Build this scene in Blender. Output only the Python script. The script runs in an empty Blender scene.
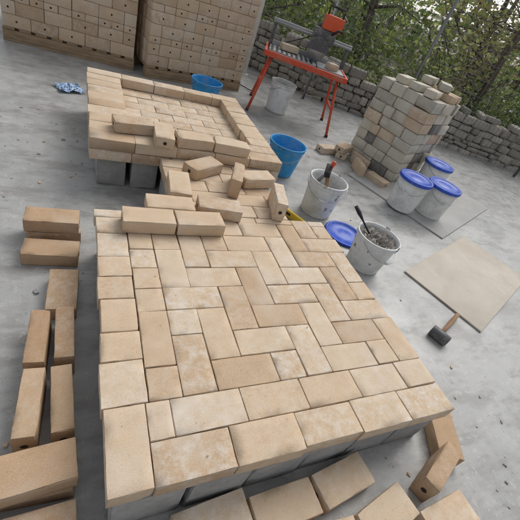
import bpy, math, random
import numpy as np
from mathutils import Matrix, Vector, Euler
R=random.Random(7); NR=np.random.RandomState(11)
scene=bpy.context.scene
col=bpy.context.collection

# ------------------------------------------------------------------ materials
def newmat(name):
    m=bpy.data.materials.new(name); m.use_nodes=True
    nt=m.node_tree; nt.nodes.clear()
    out=nt.nodes.new('ShaderNodeOutputMaterial'); bs=nt.nodes.new('ShaderNodeBsdfPrincipled')
    nt.links.new(bs.outputs[0],out.inputs[0])
    return m,nt,bs
def N(nt,t,**k):
    n=nt.nodes.new(t)
    for a_,v in k.items(): setattr(n,a_,v)
    return n
def noise(nt,scale,detail=4,rough=.6,vec=None):
    n=N(nt,'ShaderNodeTexNoise'); n.inputs['Scale'].default_value=scale; n.inputs['Detail'].default_value=min(detail,3); n.inputs['Roughness'].default_value=rough
    if vec is not None: nt.links.new(vec,n.inputs['Vector'])
    return n.outputs['Fac']
def ramp(nt,fac,stops,interp='LINEAR'):
    n=N(nt,'ShaderNodeValToRGB'); cr=n.color_ramp; cr.interpolation=interp
    while len(cr.elements)<len(stops): cr.elements.new(.5)
    for e,(p,c) in zip(cr.elements,stops):
        e.position=p; e.color=(c,c,c,1) if not isinstance(c,tuple) else (*c,1)
    nt.links.new(fac,n.inputs[0]); return n.outputs[0]
def mix(nt,fac,a_,b_,mode='MIX'):
    n=N(nt,'ShaderNodeMix',data_type='RGBA',blend_type=mode)
    for sock,v in ((n.inputs[0],fac),(n.inputs[6],a_),(n.inputs[7],b_)):
        if isinstance(v,(int,float)): sock.default_value=v
        elif isinstance(v,tuple): sock.default_value=(*v,1)
        else: nt.links.new(v,sock)
    return n.outputs[2]
def math_(nt,op,a_,b_=None):
    n=N(nt,'ShaderNodeMath',operation=op)
    for i,v in enumerate((a_,b_)):
        if v is None: continue
        if isinstance(v,(int,float)): n.inputs[i].default_value=v
        else: nt.links.new(v,n.inputs[i])
    return n.outputs[0]
def bump(nt,bs,h,strength=.3,dist=.002):
    n=N(nt,'ShaderNodeBump'); n.inputs['Strength'].default_value=strength; n.inputs['Distance'].default_value=dist
    nt.links.new(h,n.inputs['Height']); nt.links.new(n.outputs[0],bs.inputs['Normal'])
def objco(nt): return N(nt,'ShaderNodeTexCoord').outputs['Object']

def brick_material(name,c0,c1,c2,dustc=(.68,.65,.60),dust=1.0,speck=.45):
    m,nt,bs=newmat(name)
    at=N(nt,'ShaderNodeAttribute',attribute_name='tone'); 
    geo=N(nt,'ShaderNodeNewGeometry').outputs['Position']
    off=N(nt,'ShaderNodeVectorMath',operation='MULTIPLY_ADD')
    nt.links.new(at.outputs['Color'],off.inputs[0]); off.inputs[1].default_value=(37,23,51); nt.links.new(geo,off.inputs[2])
    v=off.outputs[0]
    sep=N(nt,'ShaderNodeSeparateColor'); nt.links.new(at.outputs['Color'],sep.inputs[0])
    base=ramp(nt,sep.outputs[0],[(0,c0),(.3,c1),(.75,c1),(1,c2)])
    big=noise(nt,11,3,.65,v)
    base=mix(nt,ramp(nt,big,[(.3,.0),(.7,1.)]),mix(nt,1.0,base,(.95,.93,.91),'MULTIPLY'),mix(nt,1.0,base,(1.05,1.05,1.04),'MULTIPLY'))
    fine=noise(nt,330,2,.75,v)
    base=mix(nt,math_(nt,'MULTIPLY',ramp(nt,fine,[(.33,1.),(.42,0.)]),speck),base,mix(nt,1.0,base,(.5,.42,.34),'MULTIPLY'))
    base=mix(nt,math_(nt,'MULTIPLY',ramp(nt,fine,[(.60,0.),(.68,1.)]),.3),base,(.8,.74,.64))
    dn=noise(nt,26,3,.8,v)
    dm=math_(nt,'MULTIPLY',ramp(nt,dn,[(.45,0.),(.72,1.)]),math_(nt,'MULTIPLY',sep.outputs[1],dust))
    base=mix(nt,dm,base,dustc)
    base=mix(nt,math_(nt,'MULTIPLY',ramp(nt,dn,[(.34,1.),(.42,0.)]),math_(nt,'MULTIPLY',sep.outputs[2],.35)),base,mix(nt,1.0,base,(.74,.66,.56),'MULTIPLY'))
    # pale mortar dust drifting across neighbouring bricks
    sm=noise(nt,3.2,3,.7,geo)
    base=mix(nt,math_(nt,'MULTIPLY',ramp(nt,sm,[(.52,0.),(.70,1.)]),.38*dust),base,dustc)
    nt.links.new(base,bs.inputs['Base Color'])
    bs.inputs['Roughness'].default_value=.82; bs.inputs['Specular IOR Level'].default_value=.32
    h=math_(nt,'ADD',math_(nt,'MULTIPLY',fine,.5),dn)
    bump(nt,bs,h,.5,.002)
    return m
M_brick=brick_material('firebrick_buff',(.475,.345,.23),(.57,.44,.31),(.60,.49,.37),dust=.75)
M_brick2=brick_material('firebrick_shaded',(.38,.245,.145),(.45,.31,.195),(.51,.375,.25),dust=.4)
M_stack=brick_material('salvaged_block',(.42,.40,.35),(.55,.52,.44),(.62,.56,.45),dust=.7)
M_dark=brick_material('slate_block',(.13,.125,.12),(.18,.17,.155),(.26,.24,.22),dust=.6)
M_stone=brick_material('field_stone',(.24,.225,.20),(.35,.33,.29),(.48,.45,.39),dust=.5)
m,nt,bs=newmat('hole_shade_paint'); bs.inputs['Base Color'].default_value=(.035,.025,.018,1); bs.inputs['Roughness'].default_value=1; M_hole_shade=m  # near-black colour painted in for the shade inside the brick holes

def concrete_mat(name,lo,hi,scale=1.,rough=(.45,.8),bstr=.3):
    m,nt,bs=newmat(name); v=N(nt,'ShaderNodeNewGeometry').outputs['Position']
    a1=noise(nt,1.1*scale,3,.65,v); a2=noise(nt,7*scale,3,.7,v); a3=noise(nt,150,2,.7,v)
    c=mix(nt,ramp(nt,a1,[(.32,0.),(.68,1.)]),lo,hi)
    c=mix(nt,math_(nt,'MULTIPLY',ramp(nt,a2,[(.36,1.),(.55,0.)]),.35),c,mix(nt,1.,c,(.62,.61,.59),'MULTIPLY'))
    c=mix(nt,math_(nt,'MULTIPLY',ramp(nt,a3,[(.35,1.),(.45,0.)]),.3),c,mix(nt,1.,c,(.6,.58,.55),'MULTIPLY'))
    nt.links.new(c,bs.inputs['Base Color'])
    rr=N(nt,'ShaderNodeMapRange'); nt.links.new(a2,rr.inputs[0]); rr.inputs[1].default_value=.3; rr.inputs[2].default_value=.7
    rr.inputs[3].default_value=rough[0]; rr.inputs[4].default_value=rough[1]; nt.links.new(rr.outputs[0],bs.inputs['Roughness'])
    bump(nt,bs,math_(nt,'ADD',a3,a2),bstr,.002)
    return m,nt,bs,c
def floor_material():
    m,nt,bs,c=concrete_mat('concrete_floor',(.31,.312,.305),(.45,.45,.44),1.3,(.26,.6),.2)
    v=N(nt,'ShaderNodeNewGeometry').outputs['Position']
    sc=N(nt,'ShaderNodeVectorMath',operation='MULTIPLY'); sc.inputs[1].default_value=(1.,2.6,1); nt.links.new(v,sc.inputs[0])
    st=noise(nt,2.6,3,.75,sc.outputs[0])
    c2=mix(nt,math_(nt,'MULTIPLY',ramp(nt,st,[(.48,0.),(.62,1.)]),.55),c,(.20,.193,.178))
    sp=noise(nt,19,3,.85,v)
    c3=mix(nt,math_(nt,'MULTIPLY',ramp(nt,sp,[(.56,0.),(.68,1.)]),.4),c2,(.54,.53,.50))
    c3=mix(nt,math_(nt,'MULTIPLY',ramp(nt,sp,[(.32,1.),(.38,0.)]),.45),c3,(.15,.145,.135))
    nt.links.new(c3,bs.inputs['Base Color'])
    return m
M_floor=floor_material()
M_block,_,_,_=concrete_mat('concrete_block',(.30,.305,.305),(.42,.42,.415),4.,(.8,.95),.9)
M_board,_,_,_=concrete_mat('cement_board',(.46,.405,.33),(.56,.505,.43),2.,(.5,.8),.15)
M_board2,_,_,_=concrete_mat('cement_board_dusty',(.34,.335,.32),(.44,.435,.42),2.,(.5,.8),.15)
M_mortar,_,_,_=concrete_mat('wet_mortar',(.10,.09,.08),(.30,.28,.25),14.,(.5,.8),1.)
M_dry,_,_,_=concrete_mat('dried_mortar',(.34,.32,.29),(.46,.44,.40),14.,(.8,.95),.6)
M_mud,_,_,_=concrete_mat('soil',(.055,.045,.03),(.10,.085,.055),1.,(.9,1.),1.)
def plain(name,c,rough=.5,metal=0.,dirt=.35,dirtc=(.35,.33,.3),dscale=9,spec=.4):
    m,nt,bs=newmat(name); v=objco(nt)
    n1=noise(nt,dscale,3,.75,v); n2=noise(nt,dscale*6,2,.7,v)
    cc=mix(nt,math_(nt,'MULTIPLY',ramp(nt,n1,[(.47,0.),(.68,1.)]),dirt),c,dirtc)
    cc=mix(nt,math_(nt,'MULTIPLY',ramp(nt,n2,[(.58,0.),(.68,1.)]),dirt*.9),cc,dirtc)
    nt.links.new(cc,bs.inputs['Base Color']); bs.inputs['Metallic'].default_value=metal
    rr=N(nt,'ShaderNodeMapRange'); nt.links.new(n1,rr.inputs[0]); rr.inputs[3].default_value=max(.05,rough-.12); rr.inputs[4].default_value=min(1,rough+.25); nt.links.new(rr.outputs[0],bs.inputs['Roughness'])
    bs.inputs['Specular IOR Level'].default_value=spec
    bump(nt,bs,n2,.12,.001)
    return m
M_white=plain('white_plastic',(.74,.75,.74),.4,dirtc=(.42,.40,.36),dirt=.55)
M_blue=plain('blue_plastic',(.015,.075,.50),.35,dirt=.3,dirtc=(.25,.32,.5))
M_cyan=plain('light_blue_plastic',(.02,.28,.62),.4,dirt=.35,dirtc=(.35,.42,.45))
M_red=plain('red_paint',(.60,.075,.03),.4,dirt=.4,dirtc=(.42,.24,.17))
M_orange=plain('orange_paint',(.68,.10,.03),.4,dirt=.35,dirtc=(.40,.22,.16))
M_black=plain('black_rubber',(.02,.02,.022),.6,dirt=.4,dirtc=(.13,.125,.12))
M_dgrey=plain('dark_grey_metal',(.09,.09,.095),.45,dirt=.5,dirtc=(.30,.28,.26))
M_steel=plain('steel',(.45,.46,.47),.4,metal=.8,dirt=.4,dirtc=(.3,.28,.26))
M_galv=plain('galvanised_wire',(.20,.205,.20),.5,metal=.3,dirt=.3)
M_grayp=plain('grey_tray',(.30,.31,.32),.5,dirt=.5,dirtc=(.50,.48,.45))
M_yellow=plain('yellow_paint',(.75,.50,.03),.4,dirt=.2)
M_wpaint=plain('white_paint',(.78,.79,.78),.5,dirt=.3)
M_bag=plain('plastic_bag',(.40,.56,.80),.25,dirt=.3,dirtc=(.75,.82,.9))
def wood_mat(name,c0,c1):
    m,nt,bs=newmat(name); v=objco(nt)
    sc=N(nt,'ShaderNodeVectorMath',operation='MULTIPLY'); sc.inputs[1].default_value=(2,28,28); nt.links.new(v,sc.inputs[0])
    n1=noise(nt,2.5,3,.65,sc.outputs[0]); c=mix(nt,ramp(nt,n1,[(.3,0.),(.7,1.)]),c0,c1)
    nt.links.new(c,bs.inputs['Base Color']); bs.inputs['Roughness'].default_value=.8; bump(nt,bs,n1,.4,.002); return m
M_wood=wood_mat('pallet_wood',(.20,.13,.075),(.40,.29,.18))
M_handle=wood_mat('handle_wood',(.20,.11,.055),(.34,.2,.11))
M_bark=wood_mat('bark',(.08,.065,.05),(.19,.16,.125))
def leaf_mat(name,c0,c1,c2):
    m,nt,bs=newmat(name); at=N(nt,'ShaderNodeAttribute',attribute_name='tone')
    sep=N(nt,'ShaderNodeSeparateColor'); nt.links.new(at.outputs['Color'],sep.inputs[0])
    c=ramp(nt,sep.outputs[0],[(0,c0),(.55,c1),(1,c2)])
    nt.links.new(c,bs.inputs['Base Color']); bs.inputs['Roughness'].default_value=.35; bs.inputs['Specular IOR Level'].default_value=.7
    tr=N(nt,'ShaderNodeBsdfTranslucent'); nt.links.new(mix(nt,1.,c,(1.9,2.0,1.1),'MULTIPLY'),tr.inputs[0])
    ms=N(nt,'ShaderNodeMixShader'); ms.inputs[0].default_value=.4
    out=[n for n in nt.nodes if n.type=='OUTPUT_MATERIAL'][0]
    nt.links.new(bs.outputs[0],ms.inputs[1]); nt.links.new(tr.outputs[0],ms.inputs[2]); nt.links.new(ms.outputs[0],out.inputs[0]); return m
M_leaf=leaf_mat('leaf_green',(.045,.07,.03),(.12,.16,.07),(.30,.33,.17))
M_leaf2=leaf_mat('leaf_dry',(.12,.105,.06),(.22,.205,.11),(.38,.37,.25))

# ------------------------------------------------------------------ mesh helpers
class MB:
    def __init__(s): s.v=[];s.f=[];s.mi=[];s.t=[];s.sm=[];s.n=0
    def add(s,V,F,mi=0,tone=(.5,.5,.5),smooth=True,M=None):
        V=np.asarray(V,float).reshape(-1,3)
        if M is not None:
            A=np.array(M); V=V@A[:3,:3].T+A[:3,3]
        s.v.append(V); n=s.n
        for f_ in F: s.f.append([i+n for i in f_]); s.mi.append(mi); s.sm.append(smooth); s.t.append(tone)
        s.n+=len(V)
    def make(s,name,mats,parent=None,loc=(0,0,0),rot=(0,0,0)):
        me=bpy.data.meshes.new(name); me.from_pydata(np.vstack(s.v).tolist(),[],s.f)
        for m_ in mats: me.materials.append(m_)
        me.polygons.foreach_set('material_index',s.mi); me.polygons.foreach_set('use_smooth',s.sm)
        at=me.attributes.new('tone','FLOAT_COLOR','CORNER')
        cnt=[len(f_) for f_ in s.f]; T_=np.array([(t[0],t[1],t[2],1) for t in s.t],dtype=np.float32)
        at.data.foreach_set('color',np.repeat(T_,cnt,axis=0).ravel())
        me.update()
        o=bpy.data.objects.new(name,me); col.objects.link(o); o.location=loc; o.rotation_euler=rot
        if parent: o.parent=parent
        return o
def empty(name,loc=(0,0,0),rot=(0,0,0)):
    o=bpy.data.objects.new(name,None); o.empty_display_size=.1; col.objects.link(o); o.location=loc; o.rotation_euler=rot; return o
_conn={}
def conn(nx,ny,nz):
    k=(nx,ny,nz)
    if k in _conn: return _conn[k]
    idx={};pts=[]
    def g(i,j,l):
        if (i,j,l) not in idx: idx[(i,j,l)]=len(pts); pts.append((i,j,l))
        return idx[(i,j,l)]
    F=[]
    for i in range(nx-1):
        for j in range(ny-1):
            F.append([g(i,j,0),g(i,j+1,0),g(i+1,j+1,0),g(i+1,j,0)]); l=nz-1
            F.append([g(i,j,l),g(i+1,j,l),g(i+1,j+1,l),g(i,j+1,l)])
    for i in range(nx-1):
        for l in range(nz-1):
            F.append([g(i,0,l),g(i+1,0,l),g(i+1,0,l+1),g(i,0,l+1)]); j=ny-1
            F.append([g(i,j,l),g(i,j,l+1),g(i+1,j,l+1),g(i+1,j,l)])
    for j in range(ny-1):
        for l in range(nz-1):
            F.append([g(0,j,l),g(0,j,l+1),g(0,j+1,l+1),g(0,j+1,l)]); i=nx-1
            F.append([g(i,j,l),g(i,j+1,l),g(i,j+1,l+1),g(i,j,l+1)])
    _conn[k]=(np.array(pts),F); return _conn[k]
def lines(L,r,n):
    h=L/2
    inn=list(np.linspace(-h+r,h-r,n+2)[1:-1]) if n>0 else []
    return np.array([-h,-h+r*.35,-h+r]+inn+[h-r,h-r*.35,h])
def rbox(L,W,H,r=.0035,n=(4,2,1),chip=.004,seed=0,low=False):
    if low: ls=[np.array([-d/2,-d/2+r,d/2-r,d/2]) for d in (L,W,H)]
    else: ls=[lines(L,r,n[0]),lines(W,r,n[1]),lines(H,r,n[2])]
    P,F=conn(*[len(x) for x in ls])
    V=np.stack([ls[k][P[:,k]] for k in range(3)],1)
    half=np.array([L,W,H])/2
    q=np.clip(V,-(half-r),(half-r)); dlt=V-q; ln=np.linalg.norm(dlt,axis=1)
    on=ln>1e-9
    V2=V.copy(); V2[on]=q[on]+dlt[on]/ln[on][:,None]*r
    if chip>0 and not low:
        rs=np.random.RandomState(seed); 
        edge=(np.sum(np.abs(V)>half-r*1.01,axis=1)>=2)
        am=np.where(edge,np.maximum(0,rs.rand(len(V))-.55)*2*chip,0)
        for _ in range(rs.randint(0,3)):
            c=half*rs.choice([-1,1],3); dd=np.linalg.norm(V-c,axis=1); am+=np.maximum(0,1-dd/.016)*chip*1.3*rs.rand()
        V2-= np.sign(V)*am[:,None]*edge[:,None]*(np.abs(V)>half-r*1.01)*.6
    return V2,F
def bx(x0,x1,y0,y1,z0,z1,r=.003):
    V,F=rbox(x1-x0,y1-y0,z1-z0,min(r,(x1-x0)*.3,(y1-y0)*.3,(z1-z0)*.3),low=True); return V+np.array([(x0+x1)/2,(y0+y1)/2,(z0+z1)/2]),F
def tube(pts,rad,seg=8,cap=True):
    pts=[Vector(p) for p in pts]; rad=[rad]*len(pts) if isinstance(rad,(int,float)) else rad
    V=[];F=[];n=len(pts); prev=None
    for i,p in enumerate(pts):
        t=(pts[min(i+1,n-1)]-pts[max(i-1,0)]).normalized()
        u=t.orthogonal().normalized() if prev is None else (prev-t*prev.dot(t)).normalized()
        prev=u; w=t.cross(u)
        for k in range(seg):
            an=2*math.pi*k/seg; V.append(p+(u*math.cos(an)+w*math.sin(an))*rad[i])
    for i in range(n-1):
        for k in range(seg):
            k2=(k+1)%seg; F.append([i*seg+k,i*seg+k2,(i+1)*seg+k2,(i+1)*seg+k])
    if cap: F.append(list(range(seg))[::-1]); F.append([(n-1)*seg+k for k in range(seg)])
    return [tuple(v) for v in V],F
def lathe(prof,seg=40):
    V=[];F=[];n=len(prof)
    for r_,z in prof:
        for k in range(seg):
            an=2*math.pi*k/seg; V.append((r_*math.cos(an),r_*math.sin(an),z))
    for i in range(n-1):
        for k in range(seg):
            k2=(k+1)%seg; F.append([i*seg+k,i*seg+k2,(i+1)*seg+k2,(i+1)*seg+k])
    return V,F
def rt(dust=None): 
    return (R.random(), (R.random()**1.6 if dust is None else dust), R.random())
def T(x,y,z,rz=0,rx=0,ry=0): return Matrix.Translation((x,y,z))@Euler((rx,ry,rz)).to_matrix().to_4x4()
BL,BW,BH=.230,.114,.064
def hole_disc(mb,M,L,side=1,mi=1,rad=.011):  # flat disc just proud of the brick face, no recess; its dark is painted
    V=[(side*(L/2+.0009),rad*math.cos(t*math.pi/6),rad*math.sin(t*math.pi/6)) for t in range(12)]
    F=[list(range(12)) if side>0 else list(range(12))[::-1]]
    mb.add(V,F,mi,(0,0,0),False,M)

# ------------------------------------------------------------------ ground, floor
def sheet(name,pts,z,mat):
    me=bpy.data.meshes.new(name); me.from_pydata([(x,y,z) for x,y in pts],[],[list(range(len(pts)))]); me.materials.append(mat)
    o=bpy.data.objects.new(name,me); col.objects.link(o); return o
sheet('ground',[(-150,-150),(150,-150),(150,150),(-150,150)],-.06,M_mud)
mb=MB(); P=[(-7,-6),(9,-6),(9,2.9),(4.3,4.5),(3.1,5.2),(1.5,7.2),(-7,7.2)]
V=[(x,y,0) for x,y in P]+[(x,y,-.1) for x,y in P]; n=len(P)
F=[list(range(n))]+[[i,i+n,(i+1)%n+n,(i+1)%n] for i in range(n)]
mb.add(V,F,0,smooth=False); mb.make('concrete_floor',[M_floor])

# ------------------------------------------------------------------ front hearth
X0,Y0=.058,.307; ZB=.199; ZT=.263
u=.1155
h1=empty('brick_hearth')
mb=MB()
def hb(mb,x0,x1,y0,y1,zt,H=BH,hi=True,dust=None,mi=0,g=.0008):
    L=x1-x0-2*g-R.random()**2*.004; W=y1-y0-2*g-R.random()**2*.004
    M=T((x0+x1)/2+R.uniform(-.001,.001),(y0+y1)/2+R.uniform(-.001,.001),zt-H/2+R.uniform(-.0022,.0014),R.gauss(0,.006),R.gauss(0,.006),R.gauss(0,.006))
    nn=((6,3,1) if L>=W else (3,6,1)) if hi else (2,2,0)
    V,F=rbox(L,W,H,.0024,nn,.0035,R.randint(0,9999))
    mb.add(V,F,mi,rt(dust),True,M)
W1=u+5*.2305; NYU=10.4
XR=X0+W1; YB=Y0+NYU*u
hb(mb,X0,X0+u,Y0,Y0+2*u,ZT)
for i in range(5): hb(mb,X0+u+i*.2305,X0+u+(i+1)*.2305,Y0+R.uniform(-.006,.003),Y0+u,ZT)
xs=[X0+u,X0+u*1.62]+[X0+u*1.62+.2305*(i+1) for i in range(4)]+[XR]
for a_,b_ in zip(xs[:-1],xs[1:]): hb(mb,a_,b_,Y0+u,Y0+2*u,ZT)
y=Y0+2*u; k=0
while y<YB-.02:
    h=[u*1.3,u,u*1.3,u,u][k%5]; y2=min(y+h,YB); 
    if YB-y2<.05: y2=YB
    hb(mb,X0+R.uniform(-.006,.003),X0+u*1.1,y,y2,ZT); y=y2; k+=1
y=Y0+2*u; k=0
while y<YB-.02:
    h=[u,2*u,u,u][k%4]; y2=min(y+h,YB)
    if YB-y2<.05: y2=YB
    hb(mb,X0+u*1.1,X0+2*u,y,y2,ZT); y=y2; k+=1
NX=9
fx,fy=X0+2*u,Y0+2*u
ux=(XR-fx)/NX; NY=int(math.ceil((YB-fy)/u))
def clip(i0,j0,i1,j1):
    a0=max(i0,0);a1=min(i1,NX);b0=max(j0,0);b1=min(j1,(YB-fy)/u)
    if a1-a0<.2 or b1-b0<.2: return
    jx=R.uniform(-.010,.012) if a1>=NX-.01 else 0
    hb(mb,fx+a0*ux,fx+a1*ux+jx,fy+b0*u,fy+b1*u,ZT)
for i in range(-1,NX+1):
    for j in range(-1,NY+1):
        k=(i-j-1)%4
        if k==0: clip(i,j,i+2,j+1)
        if k==3: clip(i,j,i+1,j+2)
mb.make('brick_floor',[M_brick],h1)
mb=MB(); mb.add(*bx(X0+.02,XR-.02,Y0+.02,YB-.02,ZB+.001,ZB+.02),0); mb.make('mortar_bed',[M_mortar],h1)
def blocks(parent,x0,x1,y0,y1,zt,w=.2,gap=.006,d=.4):
    mb=MB(); ht=zt; nx=int(round((x1-x0)/w)); ww=(x1-x0)/nx; ny=max(1,int(round((y1-y0)/d))); dd=(y1-y0)/ny
    for i in range(nx):
        for j in range(ny):
            gx=gap*R.uniform(.5,1.5)
            V,F=rbox(ww-gx,dd-.006,ht-.002,.006,(3,3,3),.009,R.randint(0,9999))
            mb.add(V,F,0,rt(),True,T(x0+ww*(i+.5)+R.uniform(-.003,.003),y0+dd*(j+.5)+R.uniform(-.008,.008),ht/2,R.gauss(0,.006)))
    return mb.make('concrete_blocks',[M_block],parent)
blocks(h1,X0+.012,XR-.01,Y0+.004,YB-.01,ZB,.2085,.012)

# ------------------------------------------------------------------ neck
h2=empty('brick_hearth_neck')
mb=MB(); nx0,nx1,ny0,ny1=.43,1.09,YB+.004,2.075
r_=0; y=ny0
while y<ny1-.02:
    y2=min(y+u,ny1); x=nx0-(u if r_%2 else 0)
    while x<nx1-.01:
        a0=max(x,nx0); a1=min(x+2*u,nx1)
        if a1-a0>.03: hb(mb,a0,a1,y,y2,ZT)
        x+=2*u
    y=y2; r_+=1
mb.make('brick_floor',[M_brick],h2)
blocks(h2,nx0+.015,nx1-.015,ny0+.02,ny1,ZB,.2,.02)

# ------------------------------------------------------------------ rear hearth with raised rim
h3=empty('rimmed_brick_hearth')
rx0,rx1,ry0,ry1=.04,1.265,2.085,3.27
mb=MB()
y=ry0; r_=0
while y<ry1-.02:
    y2=min(y+u,ry1); x=rx0-(u if r_%2 else 0)
    while x<rx1-.01:
        a0=max(x,rx0); a1=min(x+2*u,rx1)
        if a1-a0>.03: hb(mb,a0,a1,y,y2,ZT,dust=.9,hi=False)
        x+=2*u
    y=y2; r_+=1
ZR=ZT+BH+.003
rw=.2305
def rim(x0,x1,y0,y1,alongx,w_=None):
    w_=w_ or u
    if alongx:
        n=int(round((x1-x0)/w_)); w=(x1-x0)/n
        for i in range(n): hb(mb,x0+i*w,x0+(i+1)*w,y0+R.uniform(-.006,.005),y1,ZR,hi=False)
    else:
        n=int(round((y1-y0)/w_)); w=(y1-y0)/n
        for i in range(n): hb(mb,x0+R.uniform(-.006,.004),x1,y0+i*w,y0+(i+1)*w,ZR,hi=False)
rim(rx0,rx1,ry0,ry0+u,True,.2305); rim(rx0,rx1,ry0+u,ry0+rw,True,.2305*.9)
rim(rx0,rx1,ry1-u,ry1,True,.2305)
rim(rx0,rx0+rw,ry0+rw,ry1-u,False)
rim(rx1-u*1.5,rx1,ry0+rw,ry1-u,False)
mb.make('brick_rim',[M_brick],h3)
blocks(h3,rx0+.03,rx1-.03,ry0+.05,ry1-.02,ZB,.19,.03)

# ------------------------------------------------------------------ loose bricks
def loose(x,y,z,rz=0,pose='flat',mat=None,L=BL,W=BW,H=BH):
    mb=MB(); V,F=rbox(L,W,H,.0028,(6,3,2),.005,R.randint(0,9999)); mb.add(V,F,0,rt(),True)
    if R.random()<.75:
        M=Matrix.Identity(4); hole_disc(mb,M,L,1); hole_disc(mb,M,L,-1)
    o=mb.make('firebrick',[mat or M_brick,M_hole_shade])
    hz={'flat':H/2,'edge':W/2}[pose]
    o.rotation_euler=Euler((math.pi/2 if pose=='edge' else 0,0,rz))
    o.location=(x,y,z+hz+(.003 if z>.1 else .0008)+R.random()*.0006)
    return o
rd=math.radians
loose(.280,1.388,ZT,rd(-1)); loose(.517,1.386,ZT,rd(1))
loose(.395,1.508,ZT,rd(-1.5)); loose(.655,1.525,ZT,rd(-7)); loose(.475,1.705,ZT,rd(84))
loose(.83,1.80,ZT,rd(68),'edge'); loose(1.03,1.60,ZT,rd(75),'edge'); loose(.995,1.88,ZT,rd(12)); loose(.665,1.95,ZT,rd(32))
loose(.285,2.25,ZR,rd(8)); loose(.452,2.175,ZR,rd(86)); loose(.885,2.15,ZR,rd(-6))
loose(.64,2.16,ZR,rd(4))
for x,y,rz,p in [(.36,.235,4,'flat'),(.60,.215,2,'flat'),(.845,.235,8,'flat'),(.955,.095,12,'flat'),(1.26,.165,22,'edge'),(1.43,.29,62,'flat'),(.15,.10,0,'flat'),(.70,.08,-4,'flat'),(.42,.09,5,'flat'),(1.20,.02,4,'flat')]:
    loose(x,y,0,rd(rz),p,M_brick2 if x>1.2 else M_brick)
for x,y,z,rz,p in [(-.115,1.62,0,3,'flat'),(-.12,1.46,0,-4,'flat'),(-.12,1.62,.066,-2,'flat'),(-.065,1.20,0,88,'flat'),(-.05,.94,0,91,'edge'),(-.135,.93,0,88,'edge'),(-.05,.68,0,93,'edge'),(-.14,.68,0,87,'edge'),(-.125,.475,0,-3,'flat'),(-.12,.47,.066,4,'flat'),(-.12,.33,0,2,'flat')]:
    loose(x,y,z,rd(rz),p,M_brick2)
for x,y,z,rz,p in [(2.56,3.16,0,60,'flat'),(2.68,2.96,0,100,'edge'),(2.58,2.82,0,75,'edge'),(2.72,2.64,0,110,'flat'),(2.40,3.2,0,10,'flat'),(2.56,3.14,.066,30,'flat')]:
    loose(x,y,z,rd(rz),p)

# ------------------------------------------------------------------ brick pallets
def pallet(x,y,rz,rows=9):
    e=empty('brick_pallet',(x,y,0),(0,0,rz))
    mb=MB()
    for k in range(3): mb.add(*bx(0,1.2,.0+k*.45,.1+k*.45,.022,.10),0)
    for k in range(3): mb.add(*bx(0,1.2,.0+k*.45,.1+k*.45,0,.021),0)
    for k in range(9): mb.add(*bx(.0+k*.1375,.1+k*.1375,0,1.0,.101,.123),0)
    mb.make('timber_pallet',[M_wood],e)
    mb=MB(); z=.124
    for r in range(rows):
        hh=.114 if r%3!=2 else .0645
        if hh>.1:
            n=5; w=1.19/n; off=(r%2)*w/2
            xs=sorted(set([0]+[off+i*w for i in range(0 if off else 1,n)]+[1.19]))
        else:
            n=10; w=1.19/n; xs=[i*w for i in range(n+1)]
        for i in range(len(xs)-1):
            L=xs[i+1]-xs[i]-.004
            V,F=rbox(L,.11,hh-.003,.003,low=True)
            M=T(xs[i]+L/2+.005,.058+R.uniform(-.008,.006),z+hh/2,R.gauss(0,.012))
            mb.add(V,F,0,rt(),True,M)
            if R.random()<.7: hole_disc(mb,M@T(0,-.0552,0,-math.pi/2),.0,1,1,rad=.009)
        n=8; w=.88/n
        for side in (0.005,1.19-.105):
            for i in range(n):
                V,F=rbox(.1,w-.003,hh-.002,.003,low=True); mb.add(V,F,0,rt(),True,T(side+.05+R.uniform(-.003,.003),.117+w*(i+.5),z+hh/2))
        z+=hh
    for i in range(7):
        for j in range(7): V,F=rbox(.138,.12,.06,.003,low=True); mb.add(V,F,0,rt(),True,T(.11+.14*(i+.5),.12+.122*(j+.5),z-.032))
    mb.make('stacked_bricks',[M_brick,M_hole_shade],e)
    return e
pallet(.63,4.40,rd(11.5),10); pallet(-.68,4.62,rd(-4.5),10)

# ------------------------------------------------------------------ salvaged block stack
e=empty('salvaged_brick_stack',(2.93,2.66,.016),(0,0,rd(20)))
mb=MB(); z=0; XL=.58
while z<.80:
    hh=R.choice([.1,.105,.11,.09]); y=0
    while y<.60:
        L=R.choice([.11,.2,.2,.15,.1]); L=min(L,.64-y)
        if .64-y-L<.05: L=.64-y
        mi=R.choices([0,1,2],[.70,.10,.20])[0]
        V,F=rbox(.2,L-.004,hh-.003,.005,(1,1,1),.009,R.randint(0,9999)); mb.add(V,F,mi,rt(),True,T(.1+R.uniform(-.018,.014),y+L/2,z+hh/2,R.gauss(0,.03))); y+=L
    x=.2
    while x<XL-.01:
        L=R.choice([.11,.2,.2,.15]); L=min(L,XL-x)
        if XL-x-L<.05: L=XL-x
        mi=R.choices([0,1,2],[.70,.12,.18])[0]
        V,F=rbox(L-.004,.2,hh-.003,.005,(1,1,1),.009,R.randint(0,9999)); mb.add(V,F,mi,rt(),True,T(x+L/2,.1+R.uniform(-.018,.012),z+hh/2,R.gauss(0,.03))); 
        V,F=rbox(L-.004,.4,hh-.003,.005,(1,1,1),.009,R.randint(0,9999)); mb.add(V,F,0,rt(),True,T(x+L/2,.43,z+hh/2)); x+=L
    z+=hh
ztop=z
for i,(x,y,l,rz) in enumerate([(.14,.14,0,10),(.16,.30,0,-8),(.36,.12,0,80),(.50,.14,0,95),(.42,.36,0,5),(.16,.48,0,3),(.40,.18,1,30),(.40,.36,1,12)]):
    V,F=rbox(BL,BW,BH,.004,(1,1,1),.008,R.randint(0,9999)); mb.add(V,F,R.choice([0,2,2]),rt(),True,T(x,y,ztop+BH/2+.002+l*.067,rd(rz)))
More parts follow.
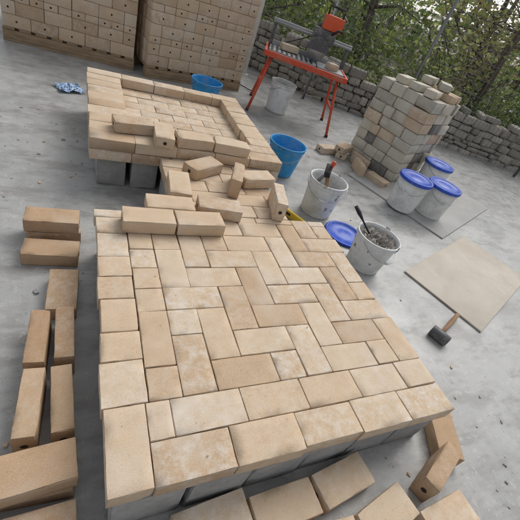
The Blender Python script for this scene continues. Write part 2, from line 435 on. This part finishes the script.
mb.make('blocks',[M_stack,M_dark,M_brick],e)

# boards on the floor
mb=MB(); mb.add(*rbox(1.5,1.1,.012,.002,low=True),0); mb.make('cement_board',[M_board2],None,(3.32,2.54,.0065),(0,0,rd(24)))
mb=MB(); mb.add(*rbox(1.2,.6,.012,.002,low=True),0); 
uu=Vector((.93,.37)).normalized(); vv=Vector((.37,-.93)).normalized(); c=Vector((2.07,1.33))+uu*.6+vv*.3
mb.make('plywood_board',[M_board],None,(c.x,c.y,.0075),(0,0,math.atan2(uu.y,uu.x)))

# ------------------------------------------------------------------ buckets
def bucket(name,x,y,mat,rb=.125,rt_=.15,h=.30,lid=None,content=None,handle='down',z=0,rz=0):
    e=empty(name,(x,y,z+.001),(0,0,rz))
    prof=[(0.001,.004),(rb-.006,.004),(rb-.001,.0),(rb,.005)]
    for k in range(1,7): prof.append((rb+(rt_-rb)*k/7,h*k/7))
    prof+= [(rt_-.004,h*.86),(rt_+.004,h*.865),(rt_+.004,h*.885),(rt_-.002,h*.89),(rt_-.001,h*.955),(rt_+.007,h*.96),(rt_+.008,h*.99),(rt_+.003,h),(rt_-.003,h-.002),(rt_-.004,h*.9),(rb-.002,.008),(.001,.007)]
    mb=MB(); V,F=lathe(prof); mb.add(V,F,0)
    if content:
        for k in range(16):
            an=R.uniform(0,6.28); zz=h*(.97 if k%3 else R.uniform(.3,.8)); rr=rb+(rt_-rb)*zz/h+(.006 if zz>h*.95 else .0005)
            s=R.uniform(.004,.010); V,F=rbox(s*.5,s*2,s*R.uniform(1,3),s*.2,low=True); V=V*(1+.2*NR.randn(*V.shape)); mb.add(V,F,1,rt(),True,T(rr*math.cos(an),rr*math.sin(an),zz,an))
    mb.make('body',[mat,M_dry],e)
    hz=h*.9; pts=[]
    for k in range(15):
        an=math.pi*k/14; rr=rt_+.012
        if handle=='down': pts.append((rr*math.cos(an),rr*math.sin(an)*.98+.004,hz-rr*.55*math.sin(an)))
        else: pts.append((rr*math.cos(an),rr*math.sin(an)*.25,hz+rr*.95*math.sin(an)))
    mb=MB(); mb.add(*tube(pts,.0025,6),0); mb.add(*tube([pts[6],pts[7],pts[8]],.008,8),1); mb.make('handle',[M_steel,M_white],e)
    if lid:
        mb=MB(); V,F=lathe([(rt_+.010,h*.93),(rt_+.013,h*.94),(rt_+.012,h+.004),(rt_+.008,h+.008),(rt_-.008,h+.007),(rt_-.012,h+.001),(.06,h+.001),(.055,h+.003),(.001,h+.003)]); mb.add(V,F,0); mb.make('lid',[lid],e)
    if content:
        mb=MB(); hc=h*content[1]; rc=rb+(rt_-rb)*content[1]-.006; rs=np.random.RandomState(3)
        seg=36; V=[(0,0,hc)]; rings=9
        for i in range(1,rings+1):
            for k in range(seg):
                an=2*math.pi*k/seg; q=rc*i/rings
                hh=hc+ (content[2]*(rs.rand()-.4) if i<rings else -.01)
                V.append((q*math.cos(an),q*math.sin(an),hh))
        F=[[0,1+k,1+(k+1)%seg] for k in range(seg)]
        for i in range(rings-1):
            for k in range(seg):
                a_=1+i*seg+k;b_=1+i*seg+(k+1)%seg; F.append([a_,a_+seg,b_+seg,b_])
        mb.add(V,F,0); mb.make('contents',[content[0]],e)
    return e
bucket('blue_bucket',1.20,4.02,M_cyan,.12,.16,.22,handle='down',content=(M_mortar,.3,.01),rz=.4)
bucket('blue_bucket',1.57,2.62,M_cyan,.12,.155,.27,handle='down',content=(M_mortar,.2,.01),rz=2.4)
bucket('white_bucket',2.18,4.22,M_white,.13,.15,.34,rz=1)
bucket('white_bucket',1.66,2.03,M_white,.12,.143,.285,content=(M_mortar,.62,.03),rz=2.6)
bucket('white_bucket',1.74,1.42,M_white,.115,.143,.25,content=(M_mortar,.85,.05),rz=3.4)
for x,y,rz in ((2.70,2.20,2.2),(3.01,2.13,2.9),(3.40,2.62,3.2)): bucket('lidded_bucket',x,y,M_white,.128,.145,.30,lid=M_blue,rz=rz,z=.013)
mb=MB(); V,F=lathe([(.152,0.001),(.158,.004),(.158,.016),(.153,.020),(.140,.019),(.136,.010),(.05,.010),(.045,.012),(.001,.012)]); mb.add(V,F,0)
mb.make('bucket_lid',[M_blue],None,(1.77,1.73,.001))
def trowel(x,y,z,rot):
    mb=MB(); mb.add(*tube([(0,0,.10),(0,0,.13),(0,0,.18),(0,0,.225),(0,0,.235)],[.011,.015,.013,.016,.008],12),0)
    mb.add(*tube([(0,0,.10),(0,.0,.07),(0,.02,.045),(0,.02,.03)],.005,8),1)
    V=[(0,.022,.035),(-.045,.022,.02),(-.05,.022,-.02),(0,.022,-.15),(.05,.022,-.02),(.045,.022,.02)]; V2=[(a_,b_+.002,c_) for a_,b_,c_ in V]
    F=[[0,1,2,3,4,5],[11,10,9,8,7,6]]+[[i,i+6,(i+1)%6+6,(i+1)%6] for i in range(6)]
    mb.add(V+V2,F,1,smooth=False); return mb.make('trowel',[M_red,M_steel],None,(x,y,z),rot)
trowel(1.62,2.05,.265,(rd(22),rd(-24),.3))
mb=MB(); mb.add(*tube([(0,0,0),(0,0,.16),(0,0,.30)],[.012,.015,.017],10),0); mb.add(*bx(-.05,.05,-.02,.02,.30,.345),1)
mb.make('hammer',[M_handle,M_black],None,(1.68,1.99,.10),(rd(-16),rd(-20),1.0))
mb=MB(); mb.add(*tube([(0,0,0),(0,0,.10),(0,0,.16),(0,0,.21)],[.006,.006,.014,.012],10),0)
mb.add(*bx(-.03,.03,-.002,.002,-.10,.0),1)
mb.make('margin_trowel',[M_black,M_steel],None,(1.70,1.46,.22),(rd(-50),rd(35),.9))
mb=MB(); mb.add(*tube([(0,-.055,0),(0,-.05,0),(0,.05,0),(0,.055,0)],[.028,.034,.034,.028],20),0); mb.add(*tube([(.02,0,0),(.12,0,0),(.22,0,0),(.34,0,0)],[.012,.012,.015,.014],12),1)
mb.make('rubber_mallet',[M_dgrey,M_handle],None,(1.88,.77,.0345),(0,rd(2.2),rd(24)))
mb=MB(); mb.add(*bx(-.2,.2,-.011,.011,0,.055),0); mb.add(*bx(-.03,.03,-.013,.013,.02,.04),1)
mb.make('spirit_level',[M_yellow,M_black],None,(1.36,1.93,.001),(0,0,rd(-62)))
rs=np.random.RandomState(5); V=[];F=[];n=22
for i in range(n):
    for j in range(n):
        a_=(i/(n-1)-.5)*.20;b_=(j/(n-1)-.5)*.17; V.append((a_+rs.randn()*.006,b_+rs.randn()*.006,.006+abs(rs.randn())*.008+.016*abs(math.sin(a_*30+b_*21))))
for i in range(n-1):
    for j in range(n-1): F.append([i*n+j,(i+1)*n+j,(i+1)*n+j+1,i*n+j+1])
mb=MB(); mb.add(V,F,0,smooth=True); mb.make('plastic_bag',[M_bag],None,(-.09,3.62,0),(0,0,.4))

# ------------------------------------------------------------------ debris
mb=MB()
for k in range(170):
    zone=R.random()
    if zone<.35: x,y=R.uniform(-.5,.05),R.uniform(.2,3.2)
    elif zone<.6: x,y=R.uniform(.1,1.9),R.uniform(-.1,.3)
    elif zone<.85: x,y=R.uniform(1.35,2.9),R.uniform(.3,3.2)
    else: x,y=R.uniform(.1,2.4),R.uniform(3.3,4.4)
    s=abs(R.gauss(0,.005))+.002
    V,F=rbox(s*1.5,s,s*.7,s*.15,low=True); V=V*(1+.25*NR.randn(*V.shape)); mb.add(V,F,0 if R.random()<.5 else 1,rt(),False,T(x,y,s*.3,R.uniform(0,6)))
for k in range(60):
    x,y=R.uniform(.08,1.3),R.uniform(.32,1.3); s=abs(R.gauss(0,.0012))+.001
    V,F=rbox(s*1.5,s,s*.8,s*.15,low=True); mb.add(V,F,0,rt(),False,T(x,y,ZT+.0025,R.uniform(0,6)))
mb.make('brick_chips',[M_brick,M_block])

# ------------------------------------------------------------------ masonry saw
e=empty('masonry_saw',(2.30,4.12,0),(0,0,rd(-23))); e.scale=(.88,.88,1.0)
mb=MB(); HT=.60
for sx in (-1,1):
    for sy in (-1,1):
        mb.add(*tube([(sx*.44,sy*.22,HT-.02),(sx*.56,sy*.36,.012)],.018,10),0)
        mb.add(*tube([(sx*.56-.02,sy*.36,.009),(sx*.56+.02,sy*.36,.009)],.022,8),1)
    mb.add(*tube([(sx*.505,-.295,.28),(sx*.505,.295,.28)],.012,8),0)
mb.make('stand',[M_red,M_black],e)
mb=MB()
for y in (-.29,.29-.03): mb.add(*bx(-.55,.55,y,y+.03,HT-.01,HT+.045),0)
for x in (-.55,.52): mb.add(*bx(x,x+.03,-.259,.259,HT-.01,HT+.045),0)
mb.make('frame',[M_red],e)
mb=MB(); mb.add(*bx(-.519,.519,-.258,.258,HT-.005,HT+.01),0); mb.add(*bx(-.5,.12,-.20,.20,HT+.03,HT+.052),0); mb.add(*bx(.14,.5,-.20,.20,HT+.03,HT+.052),0)
for k in range(9): mb.add(*bx(-.48+k*.065,-.45+k*.065,-.19,.19,HT+.0525,HT+.058),1)
mb.add(*bx(-.5,.5,.205,.225,HT+.03,HT+.10),0)
mb.make('water_tray_and_table',[M_grayp,M_black],e)
mb=MB()
for sx in (-.5,.5): mb.add(*bx(sx-.02,sx+.02,.20,.25,HT+.045,HT+.26),0)
mb.add(*bx(-.54,.54,.20,.25,HT+.26,HT+.31),1); mb.add(*tube([(-.54,.18,HT+.28),(.54,.18,HT+.28)],.010,8),1)
mb.make('bridge_rail',[M_dgrey,M_grayp],e)
mb=MB()
mb.add(*bx(-.02,.26,.03,.17,HT+.24,HT+.38),2)
mb.add(*tube([(.12,.27,HT+.34),(.12,.29,HT+.34),(.12,.50,HT+.34),(.12,.53,HT+.34)],[.07,.09,.09,.07],20),1)
mb.add(*bx(.06,.30,.02,.20,HT+.385,HT+.52),0); mb.add(*tube([(.08,.08,HT+.52),(.08,.08,HT+.60),(.27,.08,HT+.60),(.27,.08,HT+.52)],.012,8),1)
Vg=[];seg=20; g0=[(.08+.14*math.cos(math.pi*k/seg),HT+.17+.14*math.sin(math.pi*k/seg)) for k in range(seg+1)]
for yy in (-.03,.015):
    for gx,gz in g0: Vg.append((gx,yy,gz))
Fg=[list(range(seg+1)),list(range(seg+1,2*seg+2))[::-1]]+[[k,k+seg+1,k+seg+2,k+1] for k in range(seg)]
mb.add(Vg,Fg,2,smooth=False)
mb.add(*tube([(.08,-.012,HT+.17),(.08,-.008,HT+.17)],.12,32),3)
mb.add(*tube([(.20,-.0,HT+.36),(.24,-.12,HT+.42),(.28,-.2,HT+.42)],.013,8),1)
mb.add(*tube([(.1,.3,HT+.32),(-.1,.35,HT+.20),(-.3,.34,HT+.1),(-.5,.36,.3),(-.55,.5,.02),(-.8,.7,.012)],.006,6),1)
mb.make('cutting_head',[M_orange,M_black,M_dgrey,M_steel],e)
mb=MB(); V,F=rbox(BL,BW,BH,.003,(2,1,1),.004,4); mb.add(V,F,0,rt(),True,T(-.25,.06,HT+.0595+BH/2,.3)); V,F=rbox(BL*.6,BW,BH,.003,(2,1,1),.004,5); mb.add(V,F,0,rt(),True,T(.33,-.1,HT+.054+BH/2,.5)); mb.make('brick_on_table',[M_brick],e)

# ------------------------------------------------------------------ fence
FP=[Vector((.9,7.25)),Vector((1.55,6.6)),Vector((2.95,5.0)),Vector((4.15,4.35)),Vector((6.2,3.45)),Vector((9,2.5))]
e=empty('wire_mesh_fence'); mb=MB(); mp=MB(); FH=2.0
for a_,b_ in zip(FP[:-1],FP[1:]):
    L=(b_-a_).length; dr=(b_-a_)/L; n=int(L/.06)
    for k in range(n+1):
        p=a_+dr*(L*k/n); mb.add(*tube([(p.x,p.y,.05),(p.x,p.y,FH)],.0026,4,False),0)
    for k in range(11):
        z=.05+k*(FH-.05)/10; mb.add(*tube([(a_.x,a_.y,z),(b_.x,b_.y,z)],.003,4,False),0)
    m=max(1,int(round(L/2)))
    for k in range(m+1):
        p=a_+dr*(L*k/m); mp.add(*tube([(p.x,p.y,-.05),(p.x,p.y,FH+.06)],.021,10),0)
mb.make('mesh',[M_galv],e); mp.make('posts',[M_steel],e)
mb=MB(); mb.add(*tube([(0,0,-.02),(0,0,2.6)],.035,14),0); mb.add(*tube([(0,0,0),(0,0,.012)],.07,14),0); mb.make('steel_post',[M_wpaint],None,(2.17,5.55,0))
e=empty('dry_stone_wall'); mb=MB()
for a_,b_ in zip(FP[1:-1],FP[2:]):
    L=(b_-a_).length; dr=(b_-a_)/L; nn=Vector((-dr.y,dr.x)); 
    if nn.y<0: nn=-nn
    ang=math.atan2(dr.y,dr.x); z=-.06
    while z<.55:
        hh=R.uniform(.06,.13); s=-R.random()*.2
        while s<L:
            w=R.uniform(.08,.28)
            if not(z>.42 and R.random()<.4):
                V,F=rbox(w*.97,.22,hh*.97,.022,(1,1,1),.02,R.randint(0,9999))
                p=a_+dr*(s+w/2)+nn*(.45+R.uniform(-.04,.04)+z*.1); mb.add(V,F,0,rt(),True,T(p.x,p.y,z+hh/2,ang+R.gauss(0,.07),R.gauss(0,.06),R.gauss(0,.06)))
            s+=w
        z+=hh
mb.make('stones',[M_stone],e)

# ------------------------------------------------------------------ vegetation
def leaves(centers,n,spread,size,rs):
    C=centers[rs.randint(0,len(centers),n)]+rs.randn(n,3)*spread
    d=rs.randn(n,3); d[:,2]=d[:,2]*.5-.25; d/=np.linalg.norm(d,axis=1)[:,None]
    u_=rs.randn(n,3); u_[:,2]*=.5; w=np.cross(d,u_); w/=np.linalg.norm(w,axis=1)[:,None]
    nn=np.cross(d,w)
    s=size*(.5+1.0*rs.rand(n))[:,None]
    return np.stack([C,C+d*s*.5+w*s*.24+nn*s*.05,C+d*s,C+d*s*.5-w*s*.24+nn*s*.05],1).reshape(-1,3)
def leafobj(name,V,mat,parent,rs):
    n=len(V)//4; me=bpy.data.meshes.new(name)
    me.vertices.add(n*4); me.vertices.foreach_set('co',V.astype(np.float32).ravel())
    I=np.arange(n*4).reshape(-1,4); tri=np.stack([I[:,[0,1,2]],I[:,[0,2,3]]],1).reshape(-1)
    me.loops.add(len(tri)); me.loops.foreach_set('vertex_index',tri.astype(np.int32))
    me.polygons.add(n*2); me.polygons.foreach_set('loop_start',np.arange(0,n*6,3,dtype=np.int32))
    try: me.polygons.foreach_set('loop_total',np.full(n*2,3,dtype=np.int32))
    except Exception: pass
    me.update(calc_edges=True)
    me.materials.append(mat); at=me.attributes.new('tone','FLOAT_COLOR','CORNER')
    t=np.clip(rs.rand(n)*.75+.35*(np.sin(V[::4,0]*5)+np.sin(V[::4,2]*6+V[::4,1]*3))*.5+.1,0,1); cc=np.ones((n*6,4),np.float32); cc[:,:3]=np.repeat(t,6)[:,None]; at.data.foreach_set('color',cc.ravel())
    o=bpy.data.objects.new(name,me); col.objects.link(o); o.parent=parent; return o
def tree(name,x,y,h,rad,nl,mat,seed,low=.5,size=.10):
    rs=np.random.RandomState(seed); rr=random.Random(seed); e=empty(name,(x,y,-.06)); mb=MB()
    top=Vector((rr.uniform(-.3,.3),rr.uniform(-.3,.3),h))
    tp=[Vector((0,0,0))]+[top*t+Vector((rr.gauss(0,.06),rr.gauss(0,.06),0)) for t in (.2,.4,.6,.8,1)]
    mb.add(*tube(tp,[.10,.08,.065,.05,.035,.015],9),0); ends=[]
    for k in range(22):
        t=rr.uniform(low*.35,1); p=top*t; an=rr.uniform(0,6.28); ln=rad*rr.uniform(.5,1.1)
        q=p+Vector((math.cos(an),math.sin(an),rr.uniform(.0,.5)))*ln*.5; r2=p+Vector((math.cos(an+.3),math.sin(an+.3),rr.uniform(-.1,.6)))*ln
        mb.add(*tube([p,q,r2],[.028,.017,.006],6),0); ends+= [q,r2,(q+r2)/2]
        for m in range(4):
            s_=q.lerp(r2,rr.random()); e2=s_+Vector((rr.gauss(0,1),rr.gauss(0,1),rr.gauss(.2,.7)))*ln*.28; mb.add(*tube([s_,e2],[.009,.003],5),0); ends.append(e2)
    mb.make('trunk_and_limbs',[M_bark],e)
    C=np.array([tuple(p) for p in ends])
    leafobj('crown',leaves(C,nl,rad*.10,size,rs),mat,e,rs)
for i,(x,y,h,rad,nl,mt) in enumerate([(2.7,7.3,3.4,1.3,2800,M_leaf),(4.6,6.4,3.6,1.4,2800,M_leaf),(6.6,5.4,3.8,1.5,2600,M_leaf2),(8.6,5.0,3.6,1.6,2600,M_leaf),(5.6,9.0,4.6,2.0,3200,M_leaf),(9.5,8.3,4.6,2.2,3200,M_leaf2)]):
    tree('laurel_tree',x,y,h,rad,nl,mt,20+i,size=.085)
e=empty('undergrowth'); rs=np.random.RandomState(77); Cs=[]
for a_,b_ in zip(FP[:-1],FP[1:]):
    dr=(b_-a_); nn=Vector((-dr.y,dr.x)).normalized()
    if nn.y<0: nn=-nn
    for k in range(int(dr.length*22)):
        p=a_+dr*rs.rand()+nn*(.75+rs.rand()*2.6); Cs.append((p.x,p.y,abs(rs.randn())*.40+.2))
Cs=np.array(Cs); leafobj('leaves',leaves(Cs,15000,.17,.08,rs),M_leaf,e,rs)
mb=MB()
for k in range(90):
    c=Cs[rs.randint(len(Cs))]; mb.add(*tube([(c[0],c[1],-.06),(c[0]+rs.randn()*.1,c[1]+rs.randn()*.1,.5),(c[0]+rs.randn()*.35,c[1]+rs.randn()*.35,.9+rs.rand()*.9)],[.012,.009,.003],5),0)
mb.make('stems',[M_bark],e)
e=empty('distant_trees'); Cs=[]
for k in range(700):
    an=rs.uniform(-.35,1.9); rr=rs.uniform(17,26); Cs.append((rr*math.cos(an),rr*math.sin(an),rs.rand()**1.3*3.2*(.7+.3*math.sin(an*9))))
leafobj('foliage',leaves(np.array(Cs),9000,.7,.5,rs),M_leaf,e,rs)
mb=MB()
for k in range(40):
    c=Cs[k*16]; mb.add(*tube([(c[0],c[1],-.06),(c[0],c[1],4)],[.16,.05],6),0)
mb.make('trunks',[M_bark],e)

# ------------------------------------------------------------------ light
w=bpy.data.worlds.new("World"); scene.world=w; w.use_nodes=True; nt=w.node_tree; nt.nodes.clear()
sky=nt.nodes.new('ShaderNodeTexSky'); sky.sky_type='NISHITA'; sky.sun_disc=False
az=math.radians(52); el=math.radians(48)
sky.sun_elevation=el; sky.sun_rotation=az; sky.dust_density=3.0; sky.air_density=1.0; sky.ozone_density=1.0
hs=nt.nodes.new('ShaderNodeHueSaturation'); hs.inputs['Saturation'].default_value=.20
bg=nt.nodes.new('ShaderNodeBackground'); bg.inputs[1].default_value=.15; out=nt.nodes.new('ShaderNodeOutputWorld')
nt.links.new(sky.outputs[0],hs.inputs['Color']); nt.links.new(hs.outputs[0],bg.inputs[0]); nt.links.new(bg.outputs[0],out.inputs[0])
sl=bpy.data.lights.new('sun','SUN'); sl.energy=1.5; sl.angle=math.radians(38); sl.color=(1,.975,.93)
so=bpy.data.objects.new('sun',sl); col.objects.link(so)
sd=Vector((math.sin(az)*math.cos(el),math.cos(az)*math.cos(el),math.sin(el))); so.rotation_euler=(-sd).to_track_quat('-Z','Y').to_euler()

# ------------------------------------------------------------------ camera
cam=bpy.data.cameras.new('camera'); cam.sensor_width=36; cam.lens=36*365/520; cam.clip_end=500; cam.clip_start=.02
co=bpy.data.objects.new('camera',cam); col.objects.link(co)
rv=Vector((.8970,-.3224,.302)); fv=Vector((.4419,.6612,-.606)).normalized(); rv=(rv-fv*rv.dot(fv)).normalized(); uv=rv.cross(fv)
co.matrix_world=Matrix(((rv.x,uv.x,-fv.x,0),(rv.y,uv.y,-fv.y,0),(rv.z,uv.z,-fv.z,1.33),(0,0,0,1)))
scene.camera=co
scene.view_settings.view_transform='Standard'; scene.view_settings.look='None'; scene.view_settings.exposure=0
